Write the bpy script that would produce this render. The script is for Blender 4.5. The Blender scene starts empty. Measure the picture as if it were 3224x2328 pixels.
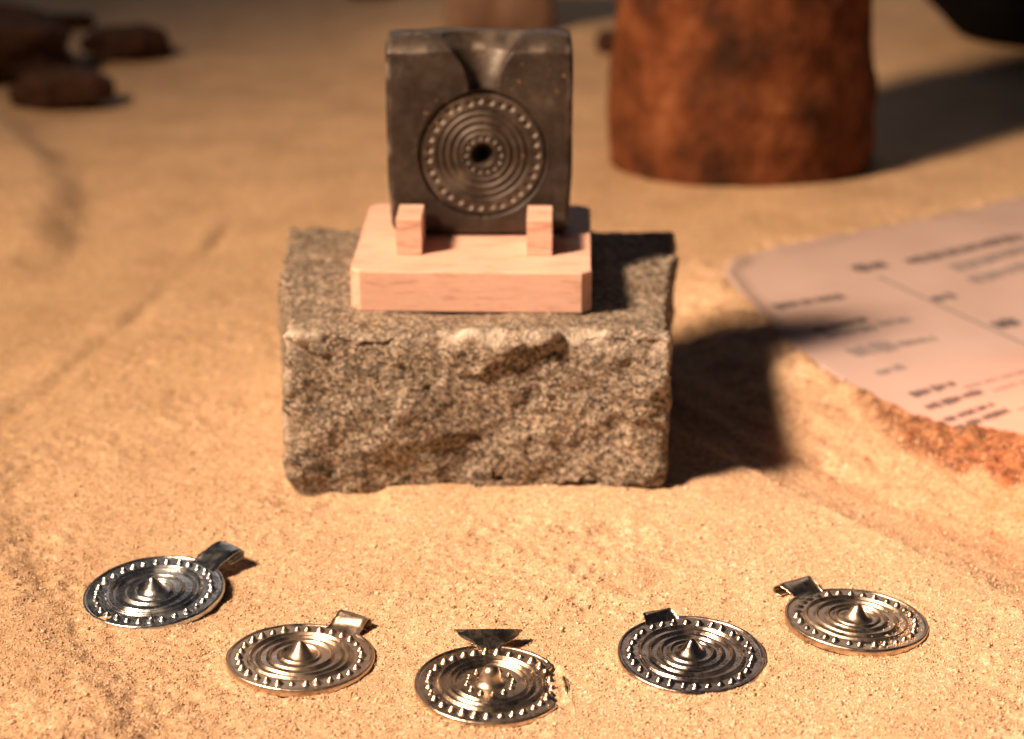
import bpy, math, random
import numpy as np
from mathutils import Vector, Matrix

S = 0.01                       # all modelling numbers below are centimetres
R = math.radians
random.seed(7)
rng = np.random.default_rng(11)
scene = bpy.context.scene
C = scene.collection

# ------------------------------------------------------------------ camera
cam = bpy.data.cameras.new('camera')
cam.lens = 74.6
cam.sensor_width = 36
cam.sensor_fit = 'HORIZONTAL'
cam.clip_start = 0.01
cam.clip_end = 50
cam.dof.use_dof = True
cam.dof.focus_distance = 0.466
cam.dof.aperture_fstop = 12.5
camo = bpy.data.objects.new('camera', cam)
C.objects.link(camo)
camo.location = (0, -41 * S, 22.4 * S)
camo.rotation_euler = (R(90 - 21), 0, 0)
scene.camera = camo

# ------------------------------------------------------------------ room light and lamps
world = bpy.data.worlds.new('World')
scene.world = world
world.use_nodes = True
bg = world.node_tree.nodes['Background']
bg.inputs['Color'].default_value = (0.72, 0.78, 1.0, 1)
bg.inputs['Strength'].default_value = 0.02


def spot(name, loc, target, power, color, size, blend, radius):
    l = bpy.data.lights.new(name, 'SPOT')
    l.energy = power
    l.color = color
    l.spot_size = R(size)
    l.spot_blend = blend
    l.shadow_soft_size = radius * S
    o = bpy.data.objects.new(name, l)
    C.objects.link(o)
    o.location = Vector(loc) * S
    o.rotation_euler = (Vector(target) - Vector(loc)).to_track_quat('-Z', 'Y').to_euler()
    return o


spot('key_spotlight', (-78, -38, 94), (20, 5, 0), 116, (1, 0.72, 0.54), 26, 1.0, 11)
spot('wash_spotlight', (-80, -30, 95), (19, 27, 0), 114, (1, 0.65, 0.37), 48, 1.0, 11)
spot('orange_spotlight', (56, 0, 44), (19.0, 10.0, 0), 46, (1, 0.27, 0.10), 15, 1.0, 1.5)
al = bpy.data.lights.new('reflection_fill', 'AREA')  # added unseen area light, there for the pendants to reflect
al.shape = 'RECTANGLE'
al.size = 1.5
al.size_y = 0.65
al.energy = 3.0
al.color = (1, 0.84, 0.72)
alo = bpy.data.objects.new('reflection_fill', al)
C.objects.link(alo)
alo.location = (0.2, 2.1, 0.98)
alo.rotation_euler = (Vector((0, 0, 0)) - alo.location).to_track_quat('-Z', 'Y').to_euler()

vs = scene.view_settings
vs.view_transform = 'Standard'
vs.look = 'None'
vs.exposure = 0.0
vs.gamma = 1.0
vs.use_curve_mapping = False
scene.render.engine = 'CYCLES'
scene.cycles.use_denoising = True
scene.cycles.max_bounces = 6
scene.cycles.sample_clamp_indirect = 4


# ------------------------------------------------------------------ noise
def _h(ix, iy, iz, seed):
    n = (ix.astype(np.int64) * 374761393 + iy.astype(np.int64) * 668265263 + iz.astype(np.int64) * 2147483647 + seed * 1274126177) & 0xFFFFFFFF
    n = ((n ^ (n >> 13)) * 1274126177) & 0xFFFFFFFF
    n = ((n ^ (n >> 16)) * 2246822519) & 0xFFFFFFFF
    return ((n ^ (n >> 15)) & 0xFFFFFF) / float(0xFFFFFF) * 2 - 1


def noise3(x, y, z, seed=0):
    x, y, z = np.broadcast_arrays(np.asarray(x, float), np.asarray(y, float), np.asarray(z, float))
    ix, iy, iz = np.floor(x), np.floor(y), np.floor(z)
    fx, fy, fz = x - ix, y - iy, z - iz
    fx, fy, fz = [t * t * t * (t * (t * 6 - 15) + 10) for t in (fx, fy, fz)]
    r = 0
    for a in (0, 1):
        for b in (0, 1):
            for c in (0, 1):
                w = (fx if a else 1 - fx) * (fy if b else 1 - fy) * (fz if c else 1 - fz)
                r = r + w * _h(ix + a, iy + b, iz + c, seed)
    return r


def fbm(x, y, z, octaves=4, seed=0, gain=0.5):
    r, a = 0, 1
    for o in range(octaves):
        k = 2.03 ** o
        r = r + a * noise3(x * k + 13.1 * o, y * k - 7.7 * o, z * k + 3.3 * o, seed + o)
        a *= gain
    return r


def sstep(a, b, x):
    t = np.clip((x - a) / (b - a), 0, 1)
    return t * t * (3 - 2 * t)


# ------------------------------------------------------------------ mesh helpers
def mesh_np(name, V, F, smooth=True, mat=None):
    """V in cm (n,3); F list or array of faces"""
    me = bpy.data.meshes.new(name)
    V = np.asarray(V, float) * S
    if isinstance(F, np.ndarray):
        n, k = F.shape
        me.vertices.add(len(V))
        me.vertices.foreach_set('co', V.astype(np.float32).ravel())
        me.loops.add(n * k)
        me.loops.foreach_set('vertex_index', F.astype(np.int32).ravel())
        me.polygons.add(n)
        me.polygons.foreach_set('loop_start', np.arange(0, n * k, k, dtype=np.int32))
        me.update(calc_edges=True)
        me.validate()
    else:
        me.from_pydata([tuple(v) for v in V], [], [tuple(f) for f in F])
    if smooth:
        me.polygons.foreach_set('use_smooth', [True] * len(me.polygons))
    if mat:
        me.materials.append(mat)
    me.update()
    return me


def obj(name, me, parent=None, loc=(0, 0, 0), rot=(0, 0, 0), scale=(1, 1, 1)):
    o = bpy.data.objects.new(name, me)
    C.objects.link(o)
    o.parent = parent
    o.location = Vector(loc) * S
    o.rotation_euler = rot
    o.scale = scale
    return o


def tag(o, label, cat, group=None, kind=None):
    if label:
        o['label'] = label
    if cat:
        o['category'] = cat
    if group:
        o['group'] = group
    if kind:
        o['kind'] = kind
    return o


def grid_faces(nu, nv, wrap=False, off=0):
    """nu columns (wrapping if wrap), nv rows; vertex index = row*nu + col"""
    cols = np.arange(nu if wrap else nu - 1)
    rows = np.arange(nv - 1)
    c, r = np.meshgrid(cols, rows)
    c, r = c.ravel(), r.ravel()
    c2 = (c + 1) % nu
    return np.stack([r * nu + c, r * nu + c2, (r + 1) * nu + c2, (r + 1) * nu + c], 1) + off


def lathe(profile, n=96, close_bottom=False):
    """profile [(r,z)] from outside/bottom to the axis/top; single axis points allowed at the end"""
    P = np.array(profile, float)
    a = np.linspace(0, 2 * math.pi, n, endpoint=False)
    V = np.stack([np.outer(P[:, 0], np.cos(a)), np.outer(P[:, 0], np.sin(a)), np.outer(P[:, 1], np.ones(n))], 2).reshape(-1, 3)
    F = grid_faces(n, len(P), True)
    return V, F


def box_grid(h, r, res):
    """rounded box, half sizes h, edge radius r, even cells; returns V, N, F welded"""
    h = np.array(h, float)
    Vs, Fs, off = [], [], 0
    for ax in range(3):
        u, v = (ax + 1) % 3, (ax + 2) % 3
        nu, nv = max(3, int(2 * h[u] / res)), max(3, int(2 * h[v] / res))
        for sg in (-1, 1):
            a = np.linspace(-h[u], h[u], nu + 1)
            b = np.linspace(-h[v], h[v], nv + 1)
            A, B = np.meshgrid(a, b)
            P = np.zeros((A.size, 3))
            P[:, u], P[:, v], P[:, ax] = A.ravel(), B.ravel(), sg * h[ax]
            f = grid_faces(nu + 1, nv + 1, False, off)
            if sg < 0:
                f = f[:, ::-1]
            Vs.append(P)
            Fs.append(f)
            off += len(P)
    V, F = np.concatenate(Vs), np.concatenate(Fs)
    key = np.round(V, 4)
    uq, inv = np.unique(key, axis=0, return_inverse=True)
    inv = inv.ravel()
    F = inv[F]
    V = uq
    inner = np.clip(V, -(h - r), h - r)
    d = V - inner
    N = d / np.maximum(np.linalg.norm(d, axis=1, keepdims=True), 1e-9)
    return inner + N * r, N, F


def chamfer_prism(outline, z0, z1, bev):
    """solid with the given plan outline and a small bevel round top and bottom"""
    P = np.array(outline, float)
    c = P.mean(0)
    n = len(P)
    rings = []
    for z, k in ((z0, bev), (z0 + bev, 0), (z1 - bev, 0), (z1, bev)):
        d = P - c
        L = np.linalg.norm(d, axis=1, keepdims=True)
        q = c + d * (1 - k * 1.2 / L)
        rings.append(np.column_stack([q, np.full(n, z)]))
    V = np.concatenate(rings)
    F = [tuple(f) for f in grid_faces(n, 4, True)]
    F.append(tuple(range(n))[::-1])
    F.append(tuple(range(3 * n, 4 * n)))
    return V, F


# ------------------------------------------------------------------ materials
class NT:
    def __init__(self, name):
        self.m = bpy.data.materials.new(name)
        self.m.use_nodes = True
        self.t = self.m.node_tree
        self.p = self.t.nodes['Principled BSDF']

    def n(self, typ, **kw):
        nd = self.t.nodes.new(typ)
        for k, v in kw.items():
            if k in nd.inputs:
                nd.inputs[k].default_value = v
            else:
                setattr(nd, k, v)
        return nd

    def l(self, a, b):
        self.t.links.new(a, b)

    def ramp(self, fac, stops, interp='LINEAR'):
        r = self.n('ShaderNodeValToRGB')
        cr = r.color_ramp
        cr.interpolation = interp
        while len(cr.elements) < len(stops):
            cr.elements.new(0.5)
        for e, (p, c) in zip(cr.elements, stops):
            e.position = p
            e.color = (*c, 1) if len(c) == 3 else c
        self.l(fac, r.inputs[0])
        return r.outputs[0]

    def noise(self, scale, detail=4, rough=0.55, vec=None, dist=0.0):
        n = self.n('ShaderNodeTexNoise')
        n.inputs['Scale'].default_value = scale
        n.inputs['Detail'].default_value = detail
        n.inputs['Roughness'].default_value = rough
        n.inputs['Distortion'].default_value = dist
        self.l(vec if vec is not None else self.co(), n.inputs['Vector'])
        return n.outputs['Fac']

    def voro(self, scale, feature='F1', vec=None):
        n = self.n('ShaderNodeTexVoronoi')
        n.feature = feature
        n.inputs['Scale'].default_value = scale
        self.l(vec if vec is not None else self.co(), n.inputs['Vector'])
        return n

    def co(self):
        if not hasattr(self, '_c'):
            self._c = self.n('ShaderNodeTexCoord')
        return self._c.outputs['Object']

    def mapped(self, scale, rot=(0, 0, 0), loc=(0, 0, 0)):
        m = self.n('ShaderNodeMapping')
        m.inputs['Scale'].default_value = scale
        m.inputs['Rotation'].default_value = rot
        m.inputs['Location'].default_value = loc
        self.l(self.co(), m.inputs['Vector'])
        return m.outputs[0]

    def mix(self, fac, a, b, mode='MIX'):
        m = self.n('ShaderNodeMix', data_type='RGBA', blend_type=mode)
        for s, v in ((m.inputs[0], fac), (m.inputs[6], a), (m.inputs[7], b)):
            if hasattr(v, 'is_linked'):
                self.l(v, s)
            elif isinstance(v, (int, float)):
                s.default_value = v
            else:
                s.default_value = (*v, 1)
        return m.outputs[2]

    def math(self, op, a, b=0.0):
        m = self.n('ShaderNodeMath', operation=op)
        for s, v in ((m.inputs[0], a), (m.inputs[1], b)):
            if hasattr(v, 'is_linked'):
                self.l(v, s)
            else:
                s.default_value = v
        return m.outputs[0]

    def bump(self, height, strength, dist, prev=None):
        b = self.n('ShaderNodeBump')
        b.inputs['Strength'].default_value = strength
        b.inputs['Distance'].default_value = dist
        self.l(height, b.inputs['Height'])
        if prev is not None:
            self.l(prev, b.inputs['Normal'])
        return b.outputs[0]

    def out(self, color=None, rough=None, normal=None, metallic=0.0, spec=0.5):
        p = self.p
        for key, v in (('Base Color', color), ('Roughness', rough), ('Normal', normal)):
            if v is None:
                continue
            if hasattr(v, 'is_linked'):
                self.l(v, p.inputs[key])
            elif isinstance(v, (int, float)):
                p.inputs[key].default_value = v
            else:
                p.inputs[key].default_value = (*v, 1)
        p.inputs['Metallic'].default_value = metallic
        p.inputs['Specular IOR Level'].default_value = spec
        return self.m


def sepx(nt, col):
    s = nt.n('ShaderNodeSeparateColor')
    nt.l(col, s.inputs[0])
    return s.outputs[0]


SAND_STOPS = [(0.0, (0.12, 0.075, 0.05)), (0.015, (0.34, 0.215, 0.135)), (0.06, (0.55, 0.37, 0.23)), (0.45, (0.645, 0.45, 0.285)),
              (0.80, (0.70, 0.505, 0.345)), (1.0, (0.80, 0.67, 0.53))]


def m_sand():
    t = NT('sand')
    v = t.voro(1750)
    g = t.ramp(sepx(t, v.outputs['Color']), SAND_STOPS)
    v2 = t.voro(900)
    big = t.ramp(sepx(t, v2.outputs['Color']), [(0.0, (0.7, 0.68, 0.66)), (0.05, (0.92, 0.91, 0.90)), (0.5, (1, 1, 1)), (1, (1.06, 1.05, 1.04))])
    c = t.mix(1.0, g, big, 'MULTIPLY')
    nz = t.ramp(t.noise(38, 5, 0.6), [(0.3, (0.80, 0.77, 0.74)), (0.5, (0.95, 0.94, 0.93)), (0.7, (1.05, 1.04, 1.03))])
    c = t.mix(1.0, c, nz, 'MULTIPLY')
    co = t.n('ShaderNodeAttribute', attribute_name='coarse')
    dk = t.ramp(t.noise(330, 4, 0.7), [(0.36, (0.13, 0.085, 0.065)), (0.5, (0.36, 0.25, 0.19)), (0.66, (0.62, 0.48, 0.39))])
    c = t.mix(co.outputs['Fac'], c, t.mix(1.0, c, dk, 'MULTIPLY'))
    b = t.bump(v.outputs['Distance'], 0.35, 0.0004)
    b = t.bump(t.noise(420, 4, 0.65), 0.4, 0.0010, b)
    return t.out(c, 0.75, b, spec=0.35)


def m_grain():
    t = NT('sand_grain')
    a = t.n('ShaderNodeAttribute', attribute_name='tone')
    g = t.ramp(a.outputs['Fac'], SAND_STOPS)
    r = t.ramp(a.outputs['Fac'], [(0, (0.6, 0.6, 0.6)), (0.9, (0.55, 0.55, 0.55)), (0.93, (0.16, 0.16, 0.16))])
    return t.out(g, r, spec=0.5)


def m_granite():
    t = NT('granite')
    dis = t.noise(500, 3)
    v = t.voro(1450)
    tone = t.math('ADD', t.math('MULTIPLY', sepx(t, v.outputs['Color']), 0.62), t.math('MULTIPLY', t.noise(900, 4, 0.7), 0.38))
    c = t.ramp(tone, [(0.18, (0.036, 0.031, 0.027)), (0.32, (0.115, 0.096, 0.077)), (0.46, (0.205, 0.172, 0.138)), (0.60, (0.31, 0.262, 0.212)), (0.78, (0.52, 0.45, 0.38))])
    stain = t.ramp(t.noise(55, 5, 0.62), [(0.32, (0.72, 0.66, 0.60)), (0.52, (0.97, 0.95, 0.92)), (0.72, (1.10, 1.02, 0.93))])
    c = t.mix(1.0, c, stain, 'MULTIPLY')
    rust = t.ramp(t.noise(140, 4, 0.6), [(0.60, (0, 0, 0)), (0.74, (1, 1, 1))])
    c = t.mix(t.math('MULTIPLY', rust, 0.22), c, (0.40, 0.21, 0.10))
    chip = t.n('ShaderNodeAttribute', attribute_name='chip')
    c = t.mix(chip.outputs['Fac'], c, (0.66, 0.59, 0.51))
    b = t.bump(t.noise(900, 5, 0.65), 0.7, 0.0010)
    b = t.bump(v.outputs['Distance'], 0.5, 0.0006, b)
    return t.out(c, t.ramp(dis, [(0.3, (0.45, 0.45, 0.45)), (0.7, (0.85, 0.85, 0.85))]), b, spec=0.4)


def m_wood():
    t = NT('pale_beech')
    vec = t.mapped((9, 60, 60), (0, R(32), R(12)))
    w = t.noise(9, 5, 0.6, vec, 0.6)
    c = t.ramp(w, [(0.34, (0.46, 0.25, 0.18)), (0.46, (0.74, 0.46, 0.37)), (0.62, (0.79, 0.52, 0.42)), (0.8, (0.82, 0.56, 0.46))])
    fl = t.noise(30, 4, 0.6, t.mapped((14, 240, 240), (0, R(32), R(12))))
    c = t.mix(0.38, c, t.ramp(fl, [(0.35, (0.55, 0.30, 0.22)), (0.6, (0.83, 0.56, 0.46))]))
    b = t.bump(fl, 0.12, 0.0003)
    return t.out(c, 0.55, b, spec=0.3)


def m_mould():
    t = NT('soapstone')
    n1 = t.noise(70, 6, 0.65)
    c = t.ramp(n1, [(0.30, (0.011, 0.007, 0.005)), (0.46, (0.025, 0.017, 0.013)), (0.60, (0.044, 0.032, 0.025)), (0.76, (0.11, 0.087, 0.071))])
    fl = t.ramp(t.noise(520, 2, 0.5), [(0.60, (0, 0, 0)), (0.68, (1, 1, 1))])
    patch = t.ramp(t.noise(60, 2), [(0.54, (0, 0, 0)), (0.64, (1, 1, 1))])
    c = t.mix(t.math('MULTIPLY', fl, patch), c, (0.22, 0.145, 0.09))
    dust = t.ramp(t.noise(200, 6, 0.75), [(0.45, (0, 0, 0)), (0.75, (1, 1, 1))])
    c = t.mix(t.math('MULTIPLY', dust, 0.2), c, (0.17, 0.145, 0.125))
    wear_and_light = t.n('ShaderNodeAttribute', attribute_name='wear_and_light')
    c = t.mix(wear_and_light.outputs['Fac'], c, (0.30, 0.25, 0.21))  # worn edges, plus painted light on the funnel side and pits
    b = t.bump(t.noise(600, 5, 0.65), 0.25, 0.0006)
    return t.out(c, t.ramp(t.noise(160, 4), [(0.3, (0.36, 0.36, 0.36)), (0.7, (0.6, 0.6, 0.6))]), b, spec=0.5)


def m_metal(name, tint, rough, seed, sooty=0.5):
    t = NT(name)
    vec = t.mapped((1, 1, 1), (0, 0, seed), (seed * 0.37, seed * 0.11, 0))
    n1 = t.noise(160, 5, 0.65, vec)
    dark = tuple(x * sooty for x in tint)
    c = t.ramp(n1, [(0.32, dark), (0.52, tint), (0.75, tuple(min(1, x * 1.15) for x in tint))])
    dull = t.ramp(t.noise(95, 4, 0.6, vec), [(0.46, (0, 0, 0)), (0.66, (1, 1, 1))])
    r = t.ramp(t.noise(420, 5, 0.7, vec), [(0.3, (rough * 0.8,) * 3), (0.7, (rough * 1.6,) * 3)])
    r = t.mix(t.math('MULTIPLY', dull, 0.6), r, (0.5, 0.5, 0.5))
    b = t.bump(t.noise(900, 4, 0.7, vec), 0.22, 0.0003)
    b = t.bump(t.noise(170, 3, 0.6, vec), 0.14, 0.0008, b)
    return t.out(c, r, b, metallic=1.0)


def m_clay():
    t = NT('fired_clay')
    n1 = t.noise(45, 6, 0.62)
    c = t.ramp(n1, [(0.32, (0.028, 0.012, 0.007)), (0.43, (0.085, 0.028, 0.012)), (0.56, (0.175, 0.055, 0.021)), (0.72, (0.32, 0.125, 0.055))])
    sp = t.ramp(t.noise(90, 4, 0.6), [(0.62, (0, 0, 0)), (0.72, (1, 1, 1))])
    c = t.mix(t.math('MULTIPLY', sp, 0.6), c, (0.05, 0.028, 0.020))
    b = t.bump(t.noise(120, 5, 0.6), 0.5, 0.004)
    return t.out(c, 0.8, b, spec=0.25)


def m_plain(name, a, b_, scale, rough=0.8, bump=0.4, spec=0.3, bd=0.002):
    t = NT(name)
    c = t.ramp(t.noise(scale, 5, 0.6), [(0.3, a), (0.7, b_)])
    return t.out(c, rough, t.bump(t.noise(scale * 3, 4, 0.6), bump, bd), spec=spec)


def m_paper():
    t = NT('paper')
    c = t.ramp(t.noise(30, 4), [(0.3, (0.46, 0.35, 0.335)), (0.7, (0.53, 0.41, 0.395))])
    return t.out(c, 0.75, t.bump(t.noise(700, 3), 0.1, 0.0002), spec=0.3)


M_SAND, M_GRAIN, M_GRAN, M_WOOD, M_MOULD, M_CLAY, M_PAPER = m_sand(), m_grain(), m_granite(), m_wood(), m_mould(), m_clay(), m_paper()
M_INK = m_plain('printing_ink', (0.09, 0.08, 0.09), (0.14, 0.125, 0.135), 300, 0.7, 0.0)
M_FAINT = m_plain('pale_printing_ink', (0.22, 0.19, 0.20), (0.30, 0.26, 0.27), 300, 0.7, 0.0)
M_BROWN = m_plain('dark_brown_stone', (0.030, 0.013, 0.009), (0.085, 0.038, 0.025), 60)
M_PINK = m_plain('pinkish_stone', (0.20, 0.12, 0.085), (0.40, 0.27, 0.21), 25)
M_BLACK = m_plain('black_iron', (0.004, 0.004, 0.005), (0.009, 0.009, 0.010), 40, 0.95, 0.4, 0.05)


# ------------------------------------------------------------------ the sand
def poly_dist(x, y, pts):
    """signed distance to a polyline (positive on the left-hand side of its run) and position along it (0..1)"""
    best = np.full(x.shape, 1e9)
    sg = np.zeros(x.shape)
    tt = np.zeros(x.shape)
    n = len(pts) - 1
    for i in range(n):
        ax, ay = pts[i]
        bx, by = pts[i + 1]
        dx, dy = bx - ax, by - ay
        L2 = dx * dx + dy * dy
        t = ((x - ax) * dx + (y - ay) * dy) / L2
        lo = -1e3 if i == 0 else 0
        hi = 1e3 if i == n - 1 else 1
        tc = np.clip(t, lo, hi)
        d = np.hypot(x - ax - tc * dx, y - ay - tc * dy)
        cr = (y - ay) * dx - (x - ax) * dy
        m = d < best
        best = np.where(m, d, best)
        sg = np.where(m, np.where(cr > 0, 1.0, -1.0), sg)
        tt = np.where(m, (i + t) / n, tt)
    return best * sg, tt


EDGE_R = [(4.6, 12.6), (6.64, 9.46), (8.61, 6.97), (10.37, 4.44), (13.5, 0.2)]
SCARP = [(8.2, 20.6), (8.8, 18.6), (9.9, 15.3), (11.65, 11.1), (13.0, 8.2), (14.8, 4.5)]
CREST_L = [(-14.2, 11.5), (-12.9, 7.6), (-11.4, 3.6), (-10.2, 1.0), (-8.8, -1.4), (-7.2, -4.4)]
FURROW = [(-9.9, 33.0), (-11.0, 27.0), (-12.2, 20.5), (-13.5, 15.6), (-14.8, 11.4)]
RIDGE_B = [(-23.5, 50.0), (-20.6, 44.0), (-18.0, 38.9), (-16.5, 33.4), (-16.1, 28.6), (-17.5, 24.0)]

EDGE_P = [(12.0, 28.9), (9.2, 26.95), (7.6, 25.75), (6.9, 24.7), (7.15, 22.6), (7.75, 20.2), (8.35, 18.0), (9.0, 16.2), (9.8, 14.5), (10.9, 13.0), (12.1, 11.9), (13.7, 11.4), (18.0, 12.6)]


def H(x, y):
    x, y = np.broadcast_arrays(np.asarray(x, float), np.asarray(y, float))
    wob = 0.22 * noise3(x * 0.9, y * 0.9, 0.3, 21)
    z = 0.10 * noise3(x * 0.16, y * 0.16, 0.5, 3) + 0.05 * noise3(x * 0.45, y * 0.45, 1.5, 4)
    # far sand: gentle dunes
    far = sstep(18, 40, y)
    z = z + far * (0.55 * noise3(x * 0.075, y * 0.075, 2.5, 5) + 0.22 * noise3(x * 0.22, y * 0.22, 3.5, 6))
    # right: the flat bed drops over an edge, runs through a shallow hollow and climbs to a scarp beside the paper
    s1, t1 = poly_dist(x, y, EDGE_R)
    s1 = s1 + wob * 0.5
    s2, t2 = poly_dist(x, y, SCARP)
    s2 = s2 + wob * 0.5
    near = 1 - sstep(17, 22, y)
    z = z - (0.16 * sstep(-0.1, 0.55, s1) + (0.15 + 0.40 * (1 - sstep(9, 16, y))) * np.clip(s1 / 4.6, 0, 1)) * near
    wide = 0.75 + 1.3 * (1 - sstep(10, 15, y))
    z = z + near * ((0.30 + 0.30 * (1 - sstep(9, 16, y))) * sstep(-0.08, wide, s2) - 0.06 * np.exp(-((s2 + 0.1) / 0.22) ** 2))
    # left: higher bed ends in a crumbling bank
    s3, _ = poly_dist(x, y, CREST_L)
    s3 = s3 + wob
    fade = 1 - sstep(11, 16, y)
    z = z + fade * 0.27 * (1 - sstep(-0.7, 0.8, s3 + 0.25 * noise3(x * 2.2, y * 2.2, 4, 34)))
    crumb = np.exp(-((s3 - 0.75) / 0.55) ** 2) * fade
    z = z + crumb * 0.05 * noise3(x * 3.5, y * 3.5, 0.0, 31)
    # a groove drawn in the sand on the left, and a low ridge behind it
    s4, t4 = poly_dist(x, y, FURROW)
    s4 = s4 + 0.3 * wob
    e4 = sstep(0.0, 0.12, t4) * (1 - sstep(0.85, 1.05, t4))
    z = z + e4 * np.clip(0.55 + 0.8 * noise3(x * 0.5, y * 0.5, 2, 33), 0.1, 1.2) * (0.10 * np.exp(-((s4 + 0.45) / 0.5) ** 2) - 0.13 * np.exp(-((s4 - 0.08) / 0.28) ** 2))
    s5, t5 = poly_dist(x, y, RIDGE_B)
    z = z + sstep(0.0, 0.2, t5) * (1 - sstep(0.8, 1, t5)) * 0.6 * (1 - sstep(-0.6, 1.2, s5 + wob)) * np.exp(-(np.minimum(s5, 0) / 7) ** 2)
    # hollow at the lower left
    z = z - 0.35 * np.exp(-(((x + 10.6) / 0.9) ** 2 + ((y + 3.1) / 0.8) ** 2))
    # sand heaped a little against the stone's front
    z = z + 0.14 * np.exp(-((y - 8.2) / 0.9) ** 2) * sstep(-4.6, -2.0, x) * (1 - sstep(2.4, 4.2, x))
    z = z - 0.14 * np.exp(-((y - 8.5) / 1.0) ** 2) * sstep(-6.6, -5.6, x) * (1 - sstep(-3.5, -3.1, x))
    # sand blown up against the edge of the paper
    s6, t6 = poly_dist(x, y, EDGE_P)
    jag = 0.10 * noise3(x * 1.1, y * 1.1, 6, 35) + 0.06 * noise3(x * 3.0, y * 3.0, 6, 36)
    bank = 0.47 + 0.13 * sstep(17, 22, y) + jag - 0.24 * np.clip(-s6, 0, None) - 1.1 * np.clip(s6, 0, None)
    bank = np.where(bank > -0.6, bank, -9)
    z = np.where(s6 > 0.15, np.minimum(z, 0.30), z)
    z = np.maximum(z, bank)
    # ripples from raking behind the right-hand edge
    z = z + 0.035 * np.sin(s1 * 5.2 + 2 * wob) * sstep(0.3, 1.0, s1) * (1 - sstep(3.0, 4.5, s1)) * near
    for (cx_, cy_) in ((-8.23, 2.78), (-4.59, -0.23), (-0.46, -1.45), (3.90, -0.09), (7.73, 1.49)):
        z = z + 0.05 * np.exp(-((np.hypot(x - cx_, y - cy_) - 1.74) / 0.10) ** 2) * np.clip(0.5 + 0.9 * noise3(x * 2.6, y * 2.6, 8, 37), 0, 1.3)
    return z


def Hs(x, y):
    return float(H(np.array([x]), np.array([y]))[0])


def axis_pts(lo, a, b, hi, d, grow):
    mid = list(np.arange(a, b + 1e-6, d))
    out, s, p = [], d, b
    while p < hi:
        s *= grow
        p += s
        out.append(p)
    pre, s, p = [], d, a
    while p > lo:
        s *= grow
        p -= s
        pre.append(p)
    return np.array(pre[::-1] + mid + out)


gx = axis_pts(-90, -13.5, 15.5, 110, 0.06, 1.035)
gy_ = axis_pts(-30, -5.5, 20, 170, 0.06, 1.03)
GX, GY = np.meshgrid(gx, gy_)
fine = 1 - sstep(16, 30, GY)
GZ = H(GX, GY)
rough_patch = 0.6 + 0.9 * sstep(-0.1, 0.5, noise3(GX * 0.35, GY * 0.35, 9, 41))
GZ = GZ + (0.030 * noise3(GX * 1.7, GY * 1.7, 0, 50) + 0.022 * noise3(GX * 3.4, GY * 3.4, 0, 53) + 0.016 * noise3(GX * 6, GY * 6, 0, 51) + 0.016 * noise3(GX * 12, GY * 12, 0, 52)) * fine * rough_patch
s2g, _ = poly_dist(GX, GY, SCARP)
GZ = GZ + 0.03 * fbm(GX * 3.2, GY * 3.2, 0, 3, 61) * sstep(0.0, 0.8, s2g) * (1 - sstep(6, 9, s2g)) * (1 - sstep(16, 20, GY))
V = np.stack([GX.ravel(), GY.ravel(), GZ.ravel()], 1)
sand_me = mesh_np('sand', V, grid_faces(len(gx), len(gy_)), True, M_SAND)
_c = sand_me.attributes.new('coarse', 'FLOAT', 'POINT')  # coarse dark sand by the paper, plus painted dimming of the right slope
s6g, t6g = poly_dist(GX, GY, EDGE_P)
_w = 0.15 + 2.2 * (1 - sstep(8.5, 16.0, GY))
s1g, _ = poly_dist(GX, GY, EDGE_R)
_slope_dim = 0.34 * sstep(0.0, 1.2, s1g + 0.4 * noise3(GX * 1.3, GY * 1.3, 1, 64)) * (1 - sstep(13, 18, GY))  # dimmer light on the right slope put into the colour, with darker grains
_c.data.foreach_set('value', np.maximum(_slope_dim, (1 - sstep(_w - 0.45, _w + 0.35, -s6g + 0.25 * noise3(GX * 2.3, GY * 2.3, 1, 63))) * (1 - sstep(17, 20, GY))).ravel().astype(np.float32))
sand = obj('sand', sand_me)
tag(sand, 'raked pale golden sand covering the bottom of the display', None, kind='structure')

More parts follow.
